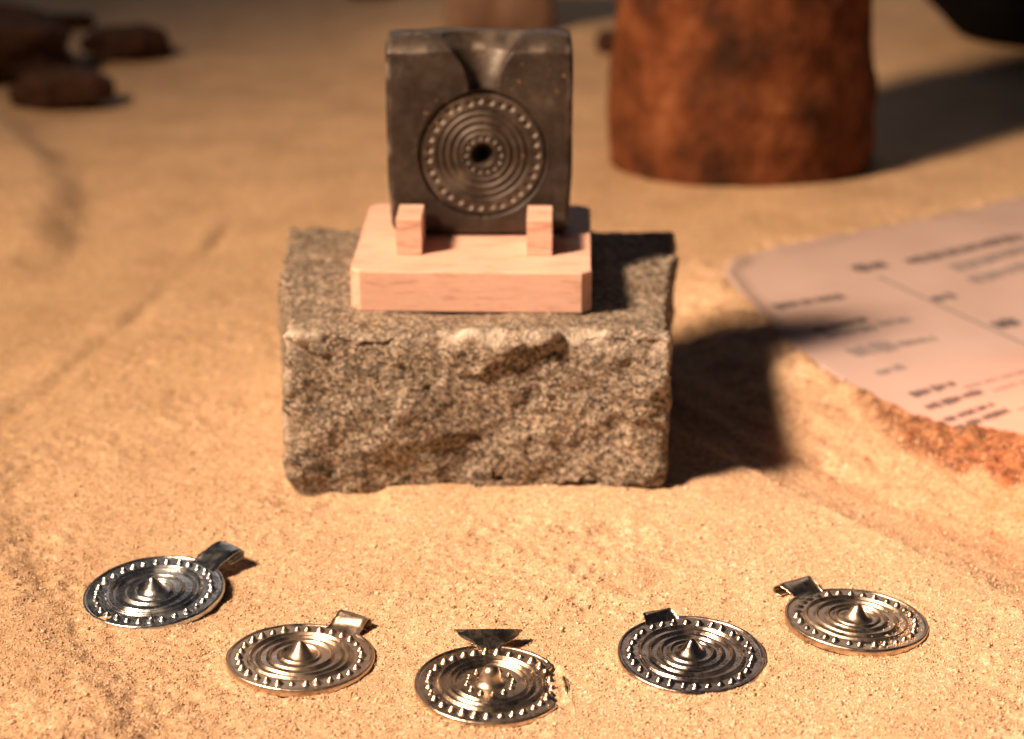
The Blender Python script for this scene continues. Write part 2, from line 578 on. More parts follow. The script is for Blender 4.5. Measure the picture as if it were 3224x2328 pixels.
# ------------------------------------------------------------------ granite block
def make_granite():
    cx, cy, cz = -0.91, 13.42, 1.62
    h = (5.03, 4.55, 2.55)
    V, N, F = box_grid(h, 0.11, 0.07)
    x, y, z = V.T
    chip_n = fbm(x * 0.9, y * 0.9, z * 0.9, 3, 71)
    frontness = np.clip(-N[:, 1], 0, 1)
    topness = np.clip(N[:, 2], 0, 1)
    side = np.abs(N[:, 0])
    amp = 0.06 * topness + 0.16 * frontness + 0.14 * side + 0.12
    low = fbm(x * 0.42, y * 0.42, z * 0.42, 3, 72)
    mid = fbm(x * 1.5, y * 1.5, z * 1.5, 4, 73, 0.55)
    fin = fbm(x * 6.5, y * 6.5, z * 6.5, 3, 74, 0.6)
    rid = 1 - np.abs(noise3(x * 0.55 + 0.4 * y, y * 0.5, z * 0.9 + 0.4 * x, 75)) * 2
    d = amp * (0.55 * low + 0.20 * mid) + frontness * 0.05 * rid + (0.018 * frontness + 0.012) * fin
    # hollow split in the right part of the front
    d = d - frontness * 0.18 * np.exp(-(((x - 1.9 + 0.75 * (z - 0.6)) / 1.5) ** 2 + ((z - 0.75 - 0.5 * (x - 2.0)) / 0.62) ** 2))
    d = d - frontness * 0.12 * np.exp(-(((x + 0.2) / 0.8) ** 2 + ((z + 0.4) / 0.35) ** 2))
    # fracture planes on the split front
    grs = np.random.default_rng(5)
    sx, sz_ = grs.uniform(-5, 5, 16), grs.uniform(-2.6, 2.6, 16)
    ta, tb = grs.uniform(-.16, .16, 16), grs.uniform(-.16, .16, 16)
    wx, wz = x + 0.45 * mid, z + 0.45 * fbm(x * 1.3, y, z * 1.3 + 9, 3, 79)
    dd = (wx[:, None] - sx) ** 2 + (1.5 * (wz[:, None] - sz_)) ** 2
    ci = dd.argmin(1)
    d = d + frontness * np.clip(ta[ci] * (wx - sx[ci]) + tb[ci] * (wz - sz_[ci]), -.2, .2)
    # chipped arrises
    e = np.stack([h[0] - np.abs(x), h[1] - np.abs(y), h[2] - np.abs(z)], 1)
    e.sort(axis=1)
    edge = np.exp(-(e[:, 1] / 0.28) ** 2)
    bite = np.clip(fbm(x * 1.1, y * 1.1, z * 1.1, 3, 76) + 0.15, 0, 1)
    d = d - edge * (0.20 * bite + 0.16 * np.clip(fbm(x * 3.2, y * 3.2, z * 3.2, 2, 78), 0, 1))
    V2 = V + N * d[:, None]
    # plan: wider at the back, flanks leaning a little, top falling off gently to the right front
    k = (V2[:, 1] + h[1]) / (2 * h[1])
    zz = (V2[:, 2] + h[2]) / (2 * h[2])
    V2[:, 0] *= 0.95 + 0.14 * k + 0.015 * zz
    V2[:, 0] += 0.28 * np.exp(-((V2[:, 1] - 0.5) / 2.2) ** 2) * np.where(V2[:, 0] < 0, -1, 0.2) * 0.6
    V2[:, 2] -= 0.12 * zz * sstep(1.5, 4.8, V2[:, 0]) * (1 - 0.6 * k)
    V2[:, 1] += 0.15 * zz * (1 - k)
    me = mesh_np('granite', V2, F, True, M_GRAN)
    top_front = np.exp(-((h[2] - z) / 0.26) ** 2) * np.exp(-((h[1] + y) / 0.26) ** 2)
    left_vert = np.exp(-((h[0] + x) / 0.22) ** 2) * np.exp(-((h[1] + y) / 0.3) ** 2)
    cn = fbm(x * 1.6, y * 1.6, z * 1.6, 4, 77, 0.6)
    corner = np.exp(-(((x + h[0]) / 0.75) ** 2 + ((y + h[1]) / 0.5) ** 2 + ((z - h[2]) / 0.7) ** 2))
    corner2 = np.exp(-(((x - h[0]) / 0.6) ** 2 + ((y + h[1]) / 0.4) ** 2 + ((z - h[2]) / 0.5) ** 2))
    chip = np.clip((top_front * 0.9 + left_vert * 0.6) * np.clip(cn * 1.5 + 0.7, 0, 1.2) + (corner + corner2) * np.clip(0.75 + 0.9 * cn, 0, 1), 0, 1) * 0.85
    a = me.attributes.new('chip', 'FLOAT', 'POINT')
    a.data.foreach_set('value', chip.astype(np.float32))
    o = obj('granite_block', me, None, (cx, cy, cz))
    tag(o, 'rough split grey-brown granite block half sunk in the sand under the wooden stand', 'stone block')
    return o


make_granite()

# ------------------------------------------------------------------ wooden stand
GT = 4.13        # top of the granite under the stand
st = obj('wooden_stand', None, None, (-0.98, 13.75, GT), (0, 0, R(-1.6)))
tag(st, 'small pale pinkish wooden stand with two upright blocks on the granite block', 'display stand')


def rect_ch(w, d, c):
    w, d = w / 2, d / 2
    return [(-w + c, -d), (w - c, -d), (w, -d + c), (w, d - c), (w - c, d), (-w + c, d), (-w, d - c), (-w, -d + c)]


Vb, Fb = chamfer_prism(rect_ch(6.22, 6.1, 0.26), 0, 1.1, 0.035)
obj('base', mesh_np('stand_base', Vb, Fb, False, M_WOOD), st)
for px in (-1.68, 1.74):
    w, d = 0.66, 1.35
    Vp, Fp = chamfer_prism([(-w / 2, -d / 2), (w / 2, -d / 2), (w / 2, d / 2), (-w / 2, d / 2)], 0, 0.98, 0.02)
    obj('post', mesh_np('stand_post', Vp, Fp, False, M_WOOD), st, (px, -0.98, 1.099))

# ------------------------------------------------------------------ soapstone mould
MZ = GT + 1.1
mo = obj('casting_mould', None, None, (-0.86, 13.62, MZ + 0.01), (R(-2.0), 0, R(0)))
tag(mo, 'dark soapstone casting mould with ringed round cavity and funnel, upright in the wooden stand', 'mould')
MC = (0.08, 2.27)      # centre of the round cavity on the face


def make_mould():
    nu, nv = 175, 190
    Ht = 5.36
    s = np.linspace(-1, 1, nu)
    w = np.linspace(0, Ht, nv)
    Sg, Wg = np.meshgrid(s, w)
    half = 2.46 - 0.12 * np.clip(1 - Wg / 1.8, 0, 1) ** 1.5 - 0.26 * (1 - np.clip(Wg / 0.45, 0, 1)) ** 2 - 0.05 * np.clip((Wg - 5.06) / 0.3, 0, 1) ** 2
    half = half + 0.012 * noise3(Wg * 0.9, np.sign(Sg) * 3, 0, 81)
    U = Sg * half
    W = Wg + 0.035 * noise3(U * 1.1, 5, 0, 82) * (Wg / Ht) + 0.05 * (Wg / Ht) * np.cos(U * 0.5) - 0.03
    eu = half - np.abs(U)
    eb, et = Wg, Ht - Wg
    d = 0.12 * np.clip(1 - eu / 0.14, 0, 1) ** 2 + 0.35 * np.clip(1 - eb / 0.40, 0, 1) ** 2 + 0.50 * np.clip(1 - et / 0.36, 0, 1) ** 1.25
    d = d + 0.018 * fbm(U * 1.2, W * 1.2, 0, 4, 83)
    # left top corner worn down
    d = d + 0.10 * np.exp(-(((U + 2.3) / 0.45) ** 2 + ((W - 4.9) / 0.45) ** 2))
    # funnel
    up = np.clip((W - 3.95) / 1.40, 0, 1)
    hw = 0.36 + 0.12 * up + 0.62 * up ** 2.4
    q = np.clip(np.abs(U - 0.10) / hw, 0, 1)
    fun = (0.26 + 0.42 * up ** 1.5) * np.sqrt(np.clip(1 - q ** 2.4, 0, 1)) * (W > 3.75)
    d = np.maximum(d, fun + 0.35 * np.clip(1 - et / 0.36, 0, 1) ** 1.25 * (q < 1))
    r = np.hypot(U - MC[0], W - MC[1])
    d = np.where(r < 1.70, 0.75, d)
    T = 1.85
    back = T - 0.12 * np.clip(1 - eu / 0.3, 0, 1) ** 2 - 0.25 * np.clip(1 - et / 0.3, 0, 1) ** 2 - 0.2 * np.clip(1 - eb / 0.3, 0, 1) ** 2 + 0.03 * fbm(U, W, 7, 3, 84)
    Vf = np.stack([U, d, W], 2).reshape(-1, 3)
    Vk = np.stack([U, back, W], 2).reshape(-1, 3)
    n = nu * nv
    Ff = grid_faces(nu, nv)
    Fk = grid_faces(nu, nv, off=n)[:, ::-1]
    ring = np.concatenate([np.arange(nu), np.arange(1, nv) * nu + nu - 1, (nv - 1) * nu + np.arange(nu - 2, -1, -1), np.arange(nv - 2, 0, -1) * nu])
    # side walls, with two extra rings so that they keep some roundness
    rA, rB = ring, np.roll(ring, -1)
    Fs = np.stack([rA + n, rB + n, rB, rA], 1)
    V = np.concatenate([Vf, Vk])
    me = mesh_np('mould_body', V, np.concatenate([Ff, Fk, Fs]), True, M_MOULD)
    wear_and_light = np.clip(np.exp(-(eu / 0.12) ** 2) + np.exp(-((et - 0.30) / 0.10) ** 2), 0, 1) * np.clip(0.15 + 0.8 * fbm(U * 2, W * 2, 0, 3, 85), 0, 1) * 0.6
    wear_and_light = np.maximum(wear_and_light, 0.55 * (q < 0.9) * (W > 4.05) * sstep(-0.2, 0.4, (U - 0.1) / hw) * np.clip(0.6 + 0.5 * fbm(U * 1.5, W * 1.5, 3, 3, 86), 0, 1))  # lit right side of the funnel painted lighter
    wv = np.concatenate([wear_and_light.ravel(), np.zeros(n)])
    a = me.attributes.new('wear_and_light', 'FLOAT', 'POINT')
    a.data.foreach_set('value', wv.astype(np.float32))
    obj('body', me, mo)
    # the round cavity
    na = 360
    rr = np.concatenate([np.arange(1.665, 1.2, -0.022), np.arange(1.2, 0.3, -0.024), np.arange(0.3, 0.02, -0.03), [0.004]])
    A, Rr = np.meshgrid(np.linspace(0, 2 * np.pi, na, endpoint=False), rr)
    D = np.full(A.shape, 0.055)
    D = np.where(Rr > 1.62, 0.055 - 0.062 * (Rr - 1.62) / 0.045, D)
    D += 0.085 * np.exp(-((Rr - 1.585) / 0.022) ** 2)
    for r0, am, wd in ((1.12, 0.055, 0.030), (0.95, 0.05, 0.035), (0.76, 0.06, 0.04), (0.59, 0.04, 0.03)):
        D += am * np.exp(-((Rr - r0) / wd) ** 2)
    nd = 31
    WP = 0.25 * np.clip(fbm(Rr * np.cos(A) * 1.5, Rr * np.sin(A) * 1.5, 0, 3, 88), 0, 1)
    for k in range(nd):
        a0 = 2 * np.pi * k / nd + 0.015 * math.sin(k * 2.7)
        r0 = 1.36 + 0.02 * math.sin(k * 4.1)
        q2 = np.hypot(Rr * np.cos(A) - r0 * math.cos(a0), Rr * np.sin(A) - r0 * math.sin(a0))
        D += 0.085 * np.clip(1 - (q2 / 0.098) ** 2, 0, 1)
        WP = np.maximum(WP, np.clip(1.4 - q2 / 0.08, 0, 0.5))  # highlights in the pits painted as a lighter tone
    for k in range(14):
        a0 = 2 * np.pi * k / 14
        q2 = np.hypot(Rr * np.cos(A) - 0.44 * math.cos(a0), Rr * np.sin(A) - 0.44 * math.sin(a0))
        D += 0.06 * np.clip(1 - (q2 / 0.07) ** 2, 0, 1)
        WP = np.maximum(WP, np.clip(1.2 - q2 / 0.055, 0, 0.3))  # painted highlights in the small pits too
    D += 0.60 * np.clip(1 - Rr / 0.29, 0, 1) ** 0.7 + 0.010 * fbm(Rr * np.cos(A) * 2, Rr * np.sin(A) * 2, 0, 3, 87)
    K = 1.06
    V = np.stack([MC[0] + K * Rr * np.cos(A), D, MC[1] + K * Rr * np.sin(A)], 2).reshape(-1, 3)
    F = grid_faces(na, len(rr), True)[:, ::-1]
    me = mesh_np('mould_cavity', V, F[:, ::-1], True, M_MOULD)
    a = me.attributes.new('wear_and_light', 'FLOAT', 'POINT')
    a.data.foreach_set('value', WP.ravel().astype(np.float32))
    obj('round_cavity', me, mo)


make_mould()

# ------------------------------------------------------------------ pendants
def bead_mesh(name, r, h, mat, n=12):
    V, F = lathe([(r * 1.3, -0.012), (r * 1.06, 0.006), (r * 0.86, h * 0.30), (r * 0.62, h * 0.64), (r * 0.36, h * 0.88), (r * 0.06, h)], n)
    return mesh_np(name, V, F, True, mat)


def strap_mesh(name, prof, widths, th, mat, skew=0.0):
    """a bent metal strap: prof [(out, z)], widths per point; out runs along +x"""
    P = np.array(prof, float)
    Wd = np.interp(np.linspace(0, 1, len(P)), np.linspace(0, 1, len(widths)), widths)
    # refine with Catmull-Rom
    Q, Wq = [], []
    for i in range(len(P) - 1):
        p0, p1, p2, p3 = P[max(i - 1, 0)], P[i], P[i + 1], P[min(i + 2, len(P) - 1)]
        for t in np.linspace(0, 1, 5)[:-1]:
            Q.append(0.5 * ((2 * p1) + (-p0 + p2) * t + (2 * p0 - 5 * p1 + 4 * p2 - p3) * t * t + (-p0 + 3 * p1 - 3 * p2 + p3) * t ** 3))
            Wq.append(Wd[i] * (1 - t) + Wd[i + 1] * t)
    Q.append(P[-1])
    Wq.append(Wd[-1])
    Q, Wq = np.array(Q), np.array(Wq)
    T = np.gradient(Q, axis=0)
    T /= np.linalg.norm(T, axis=1, keepdims=True)
    N = np.stack([-T[:, 1], T[:, 0]], 1)
    nc = 7
    V = []
    for s in (1, -1):
        for i in range(len(Q)):
            for c in range(nc):
                f = c / (nc - 1) * 2 - 1
                edge = 1 - 0.35 * (abs(f) == 1)
                q = Q[i] + N[i] * s * th / 2 * edge
                V.append((q[0] + skew * f * 0.1, f * Wq[i] / 2 * (1 + 0.02 * math.sin(i)), q[1] + 0.008 * math.sin(3 * f + i * 0.7)))
    V = np.array(V)
    n = len(Q) * nc
    f1 = grid_faces(nc, len(Q))
    f2 = grid_faces(nc, len(Q), off=n)[:, ::-1]
    m = len(Q)
    ring = np.concatenate([np.arange(nc), np.arange(1, m) * nc + nc - 1, (m - 1) * nc + np.arange(nc - 2, -1, -1), np.arange(m - 2, 0, -1) * nc])
    fs = np.stack([ring, np.roll(ring, -1), np.roll(ring, -1) + n, ring + n], 1)
    return mesh_np(name, V, np.concatenate([f1, f2, fs]), True, mat)


def partial_lathe(prof, a0, a1, n, taper=0.0):
    """open sweep between two angles, ends closed by tapering the section"""
    P = np.array(prof, float)
    c = P.mean(0)
    A = np.linspace(a0, a1, n)
    V = []
    for i, a in enumerate(A):
        k = 1.0
        if taper > 0:
            e = min(a - a0, a1 - a)
            k = min(1.0, 0.05 + (e / taper) ** 0.6) if e < taper else 1.0
        for p in P:
            q = np.array([c[0], P[:, 1].min()]) + (p - np.array([c[0], P[:, 1].min()])) * k
            V.append((q[0] * math.cos(a), q[0] * math.sin(a), q[1]))
    np_ = len(P)
    F = []
    for i in range(n - 1):
        for j in range(np_):
            F.append((i * np_ + j, i * np_ + (j + 1) % np_, (i + 1) * np_ + (j + 1) % np_, (i + 1) * np_ + j))
    F.append(tuple(range(np_)))
    F.append(tuple((n - 1) * np_ + j for j in range(np_))[::-1])
    return V, F


RIM = [(1.61, -0.03), (1.62, 0.05), (1.615, 0.11), (1.60, 0.138), (1.575, 0.145), (1.55, 0.138), (1.525, 0.115), (1.53, 0.02)]


def make_pendant(idx, loc, rot, mat, label, bail_az, bail, broken=False, smudge=None, rings=(1.10, 0.90, 0.66, 0.45), nbeads=30, a_off=0.0):
    t = obj('ringed_pendant', None, None, (loc[0], loc[1], loc[2]), rot)
    tag(t, label, 'pendant', 'cast metal disc pendants lying on the sand')
    n = 160
    ang = np.linspace(0, 2 * np.pi, n, endpoint=False)
    # plate
    rr = np.concatenate([[1.56, 1.58, 1.575, 1.55], np.arange(1.5, 1.1, -0.05), np.arange(1.1, 0.02, -0.06), [0.003]])
    zz = np.concatenate([[-0.02, 0.02, 0.08, 0.118], 0.118 + 0 * np.arange(1.5, 1.1, -0.05), 0.118 + 0.035 * sstep(0, 1, (1.12 - np.arange(1.1, 0.02, -0.06)) / 0.9), [0.153]])
    A, Rr = np.meshgrid(ang, rr)
    Zz = np.repeat(zz[:, None], n, 1)
    if broken:
        ph = (A + np.pi) % (2 * np.pi) - np.pi
        g = sstep(R(-30), R(-20), ph + 0.05 * noise3(Rr * 5, 0, 0, 3)) * (1 - sstep(R(22), R(33), ph))
        lim = 1.16 + 0.05 * noise3(ph * 14, 0, 0, 91) + 0.03 * noise3(ph * 33, 0, 0, 92)
        lim = 1.58 * (1 - g) + lim * g
        Rr = np.where(Rr > 1.08, 1.08 + (Rr - 1.08) / 0.50 * (lim - 1.08), Rr)
    X, Y = Rr * np.cos(A), Rr * np.sin(A)
    Zz = Zz + 0.006 * fbm(X * 1.5, Y * 1.5, idx * 3.1, 3, 95)
    V = np.stack([X, Y, Zz], 2).reshape(-1, 3)
    obj('plate', mesh_np('pendant_plate', V, grid_faces(n, len(rr), True), True, mat), t)
    # rim
    if broken:
        Vr, Fr = partial_lathe(RIM, R(31), R(360 - 25), 150, 0.16)
        obj('rim', mesh_np('pendant_rim', Vr, Fr, True, mat), t)
        Vr, Fr = partial_lathe([(1.66, -0.02), (1.67, 0.07), (1.63, 0.115), (1.58, 0.10), (1.57, -0.02)], R(-9), R(21), 22, 0.14)
        o = obj('rim_fragment', mesh_np('pendant_rim_fragment', Vr, Fr, True, mat), t)
        o['label'] = 'thin broken curved piece of the rim'
    else:
        P = np.array(RIM)
        A2, _ = np.meshgrid(ang, P[:, 0])
        wob = 1 + 0.010 * noise3(np.cos(A2) * 2.2, np.sin(A2) * 2.2, idx * 5, 96)
        Rm = P[:, 0][:, None] * wob
        Z = P[:, 1][:, None] + 0.008 * noise3(np.cos(A2) * 5, np.sin(A2) * 5, idx * 7, 97)
        V = np.stack([Rm * np.cos(A2), Rm * np.sin(A2), Z], 2).reshape(-1, 3)
        obj('rim', mesh_np('pendant_rim', V, grid_faces(n, len(P), True), True, mat), t)
    # raised rings
    for k, r0 in enumerate(rings):
        r0 = r0 + 0.022 * math.sin(idx * 5.3 + k * 2.1)
        zb = 0.118 + 0.035 * float(sstep(0, 1, np.array((1.12 - r0) / 0.9)))
        hh = 0.062 - 0.003 * k
        Vr, Fr = lathe([(r0 + 0.085, -0.006), (r0 + 0.05, 0.006), (r0 + 0.026, hh * 0.5), (r0 + 0.011, hh * 0.95), (r0 - 0.004, hh), (r0 - 0.017, hh * 0.8), (r0 - 0.032, hh * 0.2), (r0 - 0.055, -0.008)], 128)
        Vr[:, 2] += 0.014 * noise3(Vr[:, 0] * 2.5, Vr[:, 1] * 2.5, idx * 2 + k, 98)
        Vr[:, 0] += 0.012 * noise3(Vr[:, 0] * 1.2, Vr[:, 1] * 1.2, idx * 3 + k, 88)
        obj('ring', mesh_np('pendant_ring', Vr, Fr, True, mat), t, (0, 0, zb))
    # beads
    bm = bead_mesh('pendant_bead', 0.090, 0.104, mat)
    rs = random.Random(idx * 17)
    for k in range(nbeads):
        a = 2 * math.pi * k / nbeads + a_off + rs.uniform(-0.022, 0.022)
        ph = (math.degrees(a) + 180) % 360 - 180
        r0 = 1.325 + rs.uniform(-0.015, 0.015)
        s = rs.uniform(0.82, 1.16)
        sz = s * rs.uniform(0.75, 1.12)
        z = 0.117
        if smudge and smudge[0] < ph % 360 < smudge[1]:
            sz *= 0.45
            s *= 1.15
        if broken:
            r0 -= 0.02
            s *= rs.uniform(1.0, 1.25)
            if -22 < ph < 24:
                z = 0.03
                sz *= 1.1
        obj('bead', bm, t, (r0 * math.cos(a), r0 * math.sin(a), z), (rs.uniform(-.08, .08), rs.uniform(-.08, .08), rs.uniform(0, 6)), (s, s, sz))
    # boss
    if broken:
        pr = [(0.36, -0.01), (0.29, 0.02), (0.235, 0.10), (0.205, 0.22), (0.175, 0.32), (0.12, 0.385), (0.05, 0.41), (0.004, 0.412)]
    else:
        pr = [(0.42, -0.012), (0.34, 0.006), (0.275, 0.035), (0.215, 0.11), (0.15, 0.205), (0.095, 0.28), (0.055, 0.325), (0.004, 0.345)]
    Vb, Fb = lathe(pr, 48)
    Vb[:, 0] += 0.012 * noise3(Vb[:, 2] * 8, Vb[:, 1] * 6, idx, 99)
    obj('boss', mesh_np('pendant_boss', Vb, Fb, True, mat), t, (0, 0, 0.15))
    if broken:
        sm = bead_mesh('pendant_small_bead', 0.062, 0.08, mat)
        for k in range(12):
            a = 2 * math.pi * k / 12 + 0.12
            obj('small_bead', sm, t, (0.49 * math.cos(a), 0.49 * math.sin(a), 0.146), (0, 0, k), (rs.uniform(.85, 1.2),) * 3)
    prof, widths, skew = bail
    obj('bail', strap_mesh('pendant_bail', prof, widths, 0.05, mat, skew), t, (0, 0, 0), (0, 0, R(bail_az)))
    return t


M1 = m_metal('tin_bluish', (0.62, 0.66, 0.70), 0.19, 1.0, 0.6)  # blue reflection of the surroundings put into the tint
M2 = m_metal('tin_brown', (0.70, 0.57, 0.46), 0.27, 2.3, 0.65)
M3 = m_metal('tin_rough', (0.74, 0.61, 0.49), 0.21, 3.1, 0.5)
M4 = m_metal('tin_dark', (0.64, 0.55, 0.49), 0.18, 4.7, 0.5)
M5 = m_metal('tin_dusty', (0.70, 0.58, 0.46), 0.25, 5.9, 0.6)


def pz(x, y, lift=0.0):
    a = np.linspace(0, 6.28, 12)
    return float(np.mean(H(x + 1.3 * np.cos(a), y + 1.3 * np.sin(a)))) + lift


BAIL1 = ([(1.42, .10), (1.56, .14), (1.72, .20), (1.95, .26), (2.20, .285), (2.36, .26), (2.41, .18), (2.34, .09), (2.15, .055), (1.95, .06)], [.80, .76, .74, .74], 0)
BAIL2 = ([(1.42, .10), (1.58, .15), (1.70, .22), (1.80, .30), (1.90, .345), (2.01, .32), (2.06, .23), (2.00, .13), (1.88, .10), (1.80, .15)], [.84, .80, .78, .78], 0)
BAIL3 = ([(1.38, .12), (1.50, .14), (1.60, .17), (1.72, .205), (1.86, .25), (1.98, .28), (2.03, .25), (1.98, .17), (1.88, .10), (1.76, .06)], [.40, .50, .72, 1.05, 1.36, 1.48, 1.46, 1.2, .9, .7], 0)
BAIL4 = ([(1.40, .10), (1.52, .14), (1.60, .18), (1.69, .21), (1.78, .20), (1.84, .15), (1.84, .10), (1.79, .06), (1.70, .04)], [.80, .72, .58, .54], 0)
BAIL5 = ([(1.40, .10), (1.55, .14), (1.66, .20), (1.82, .26), (1.98, .27), (2.10, .20), (2.14, .11), (2.08, .05), (1.92, .04)], [.80, .88, .98, 1.0, .9], 0)

make_pendant(1, (-8.23, 2.78, pz(-8.23, 2.78, .03)), (R(3.6), R(-2.5), 0), M1, 'bluish silver disc pendant with long rectangular folded loop beside the crumbling sand bank', 47, BAIL1)
make_pendant(2, (-4.59, -0.23, pz(-4.59, -0.23, -.02)), (R(-2.0), R(1.0), 0), M2, 'brownish dull silver disc pendant with short loop rolled into a bright tube', 57, BAIL2, a_off=.06)
make_pendant(3, (-0.46, -1.45, pz(-0.46, -1.45, .0)), (R(1.5), R(1.5), 0), M3, 'badly cast disc pendant with broken rim and flared triangular loop', 92, BAIL3, broken=True, rings=(1.09, 0.92, 0.74), nbeads=31, a_off=.02)
make_pendant(4, (3.90, -0.09, pz(3.90, -0.09, -.02)), (R(2.8), R(1.2), 0), M4, 'dark shiny disc pendant with sharp cone and loop half hidden behind its rim', 112, BAIL4, a_off=.11)
make_pendant(5, (7.73, 1.49, pz(7.73, 1.49, -.015)), (R(-2.2), R(3.2), 0), M5, 'brownish disc pendant with sand grains on its plate and dark arched loop', 128, BAIL5, smudge=(112, 178), a_off=.03)

# ------------------------------------------------------------------ paper
LEFT = np.array([(7.8, 26.0), (7.05, 25.1), (6.85, 24.2), (7.15, 22.6), (7.75, 20.2), (8.35, 18.0), (9.0, 16.2), (9.75, 14.4), (10.8, 12.9), (12.0, 11.75), (13.6, 11.2)])
UDIR = np.array([0.83, 0.56])


def zpaper(x, y):
    e = np.exp(-((y - 25 - 0.6 * (x - 6.9)) / 2.0) ** 2)
    return 0.40 - 0.10 * sstep(17, 12, y - 0.67 * (x - 12)) + 0.03 * np.sin(x * 0.6 + y * 0.35) + 0.10 * e + 0.45 * far_h(x, y)


def far_h(x, y):
    return np.clip(H(x, y), 0, 1) * sstep(17, 22, y)


tl = np.linspace(0, 1, 60)
cum = np.concatenate([[0], np.cumsum(np.hypot(*np.diff(LEFT, axis=0).T))])
cum /= cum[-1]
lx, ly = np.interp(tl, cum, LEFT[:, 0]), np.interp(tl, cum, LEFT[:, 1])
sl = np.linspace(0, 22, 70)
PX = lx[:, None] + sl[None] * UDIR[0]
PY = ly[:, None] + sl[None] * UDIR[1] + 0.25 * np.exp(-(tl[:, None] / 0.04) ** 2) * np.sin(sl[None] * 0.5) * 0.6
PZ = zpaper(PX, PY)
Vt = np.stack([PX, PY, PZ], 2).reshape(-1, 3)
Vn = Vt.copy()
Vn[:, 2] -= 0.03
m_, k_ = PX.shape
ring = np.concatenate([np.arange(k_), np.arange(1, m_) * k_ + k_ - 1, (m_ - 1) * k_ + np.arange(k_ - 2, -1, -1), np.arange(m_ - 2, 0, -1) * k_])
nn = m_ * k_
FP = np.concatenate([grid_faces(k_, m_)[:, ::-1], grid_faces(k_, m_, off=nn), np.stack([ring, np.roll(ring, -1), np.roll(ring, -1) + nn, ring + nn], 1)])
paper = obj('printed_sheet', mesh_np('printed_sheet', np.concatenate([Vt, Vn]), FP, True, M_PAPER))
tag(paper, 'white printed information sheet lying partly buried in the sand', 'paper')
VD = np.array([0.50, -0.866])
LINES = [(8.22, 21.67, 10.61, 22.71, 0.5, 0), (9.15, 19.54, 10.91, 20.58, 0.4, 0), (9.46, 19.06, 11.03, 19.81, 0.42, 1), (11.22, 20.09, 12.3, 20.58, 0.42, 1),
         (10.0, 17.66, 11.35, 18.32, 0.85, 1), (11.49, 18.32, 12.74, 18.85, 0.42, 1), (10.51, 16.01, 11.37, 16.57, 0.38, 1), (11.23, 14.43, 12.56, 15.27, 0.38, 0),
         (11.5, 13.56, 13.34, 14.79, 0.36, 0), (11.85, 12.71, 13.35, 13.79, 0.32, 0), (12.0, 12.15, 13.69, 13.39, 0.34, 0), (11.22, 25.3, 12.36, 25.9, 0.65, 0),
         (13.13, 26.18, 17.61, 28.75, 0.55, 0), (13.29, 22.4, 14.1, 22.95, 0.48, 0), (14.76, 20.0, 15.61, 20.6, 0.66, 0), (14.57, 25.56, 17.9, 27.8, 0.75, 1),
         (14.9, 24.35, 17.9, 26.3, 0.75, 1), (12.8, 14.95, 15.6, 16.7, 0.16, 1), (13.6, 14.75, 16.2, 16.5, 0.16, 1), (14.0, 13.4, 16.3, 14.9, 0.16, 1)]
rs = random.Random(5)
for (x0, y0, x1, y1, th, faint) in LINES:
    V, F = [], []
    L = math.hypot(x1 - x0, y1 - y0)
    u = np.array([(x1 - x0) / L, (y1 - y0) / L])
    s = 0.0
    while s < L:
        word = s + rs.uniform(0.35, 1.0)
        while s < min(word, L):
            w = rs.uniform(0.055, 0.11)
            hh = th / 2 * rs.choice((0.75, 0.85, 1.1))
            c = np.array([x0, y0]) + u * s
            off = len(V)
            for a, b in ((0, -hh), (w, -hh), (w, hh), (0, hh)):
                p = c + u * a - VD * b
                V.append((p[0], p[1], float(zpaper(np.array(p[0]), np.array(p[1]))) + 0.006))
            F.append((off, off + 1, off + 2, off + 3))
            s += w + rs.uniform(0.008, 0.02)
        s += 0.09
    obj('text_line', mesh_np('text_line', V, F, False, M_FAINT if faint else M_INK), paper)
V, F = [], []
for i in range(41):
    f = i / 40
    p = np.array([11.91, 24.72]) * (1 - f) + np.array([16.4, 16.4]) * f
    z = float(zpaper(np.array(p[0]), np.array(p[1]))) + 0.005
    V += [(p[0] - 0.08, p[1], z), (p[0] + 0.08, p[1], z)]
    if i:
        a = 2 * i
        F.append((a - 2, a - 1, a + 1, a))
obj('ruled_line', mesh_np('ruled_line', V, F, False, M_FAINT), paper)

# ------------------------------------------------------------------ background things
def lump(name, half, seed, mat, rough=0.22, box=0.5, n=40):
    th = np.linspace(0.001, np.pi - 0.001, n)
    ph = np.linspace(0, 2 * np.pi, 2 * n, endpoint=False)
    Pg, Tg = np.meshgrid(ph, th)
    x, y, z = np.sin(Tg) * np.cos(Pg), np.sin(Tg) * np.sin(Pg), np.cos(Tg)
    e = 2 + 4 * box
    k = (np.abs(x) ** e + np.abs(y) ** e + np.abs(z) ** e) ** (-1 / e)
    d = k * (1 + rough * fbm(x * 1.3, y * 1.3, z * 1.3, 4, seed))
    V = np.stack([x * d * half[0], y * d * half[1], z * d * half[2]], 2).reshape(-1, 3)
    return mesh_np(name, V, grid_faces(2 * n, n, True), True, mat)


def place(name, me, x, y, sink, hz, label, cat, rz=0, ry=0, group=None):
    o = obj(name, me, None, (x, y, Hs(x, y) + hz - sink), (0, R(ry), R(rz)))
    return tag(o, label, cat, group)


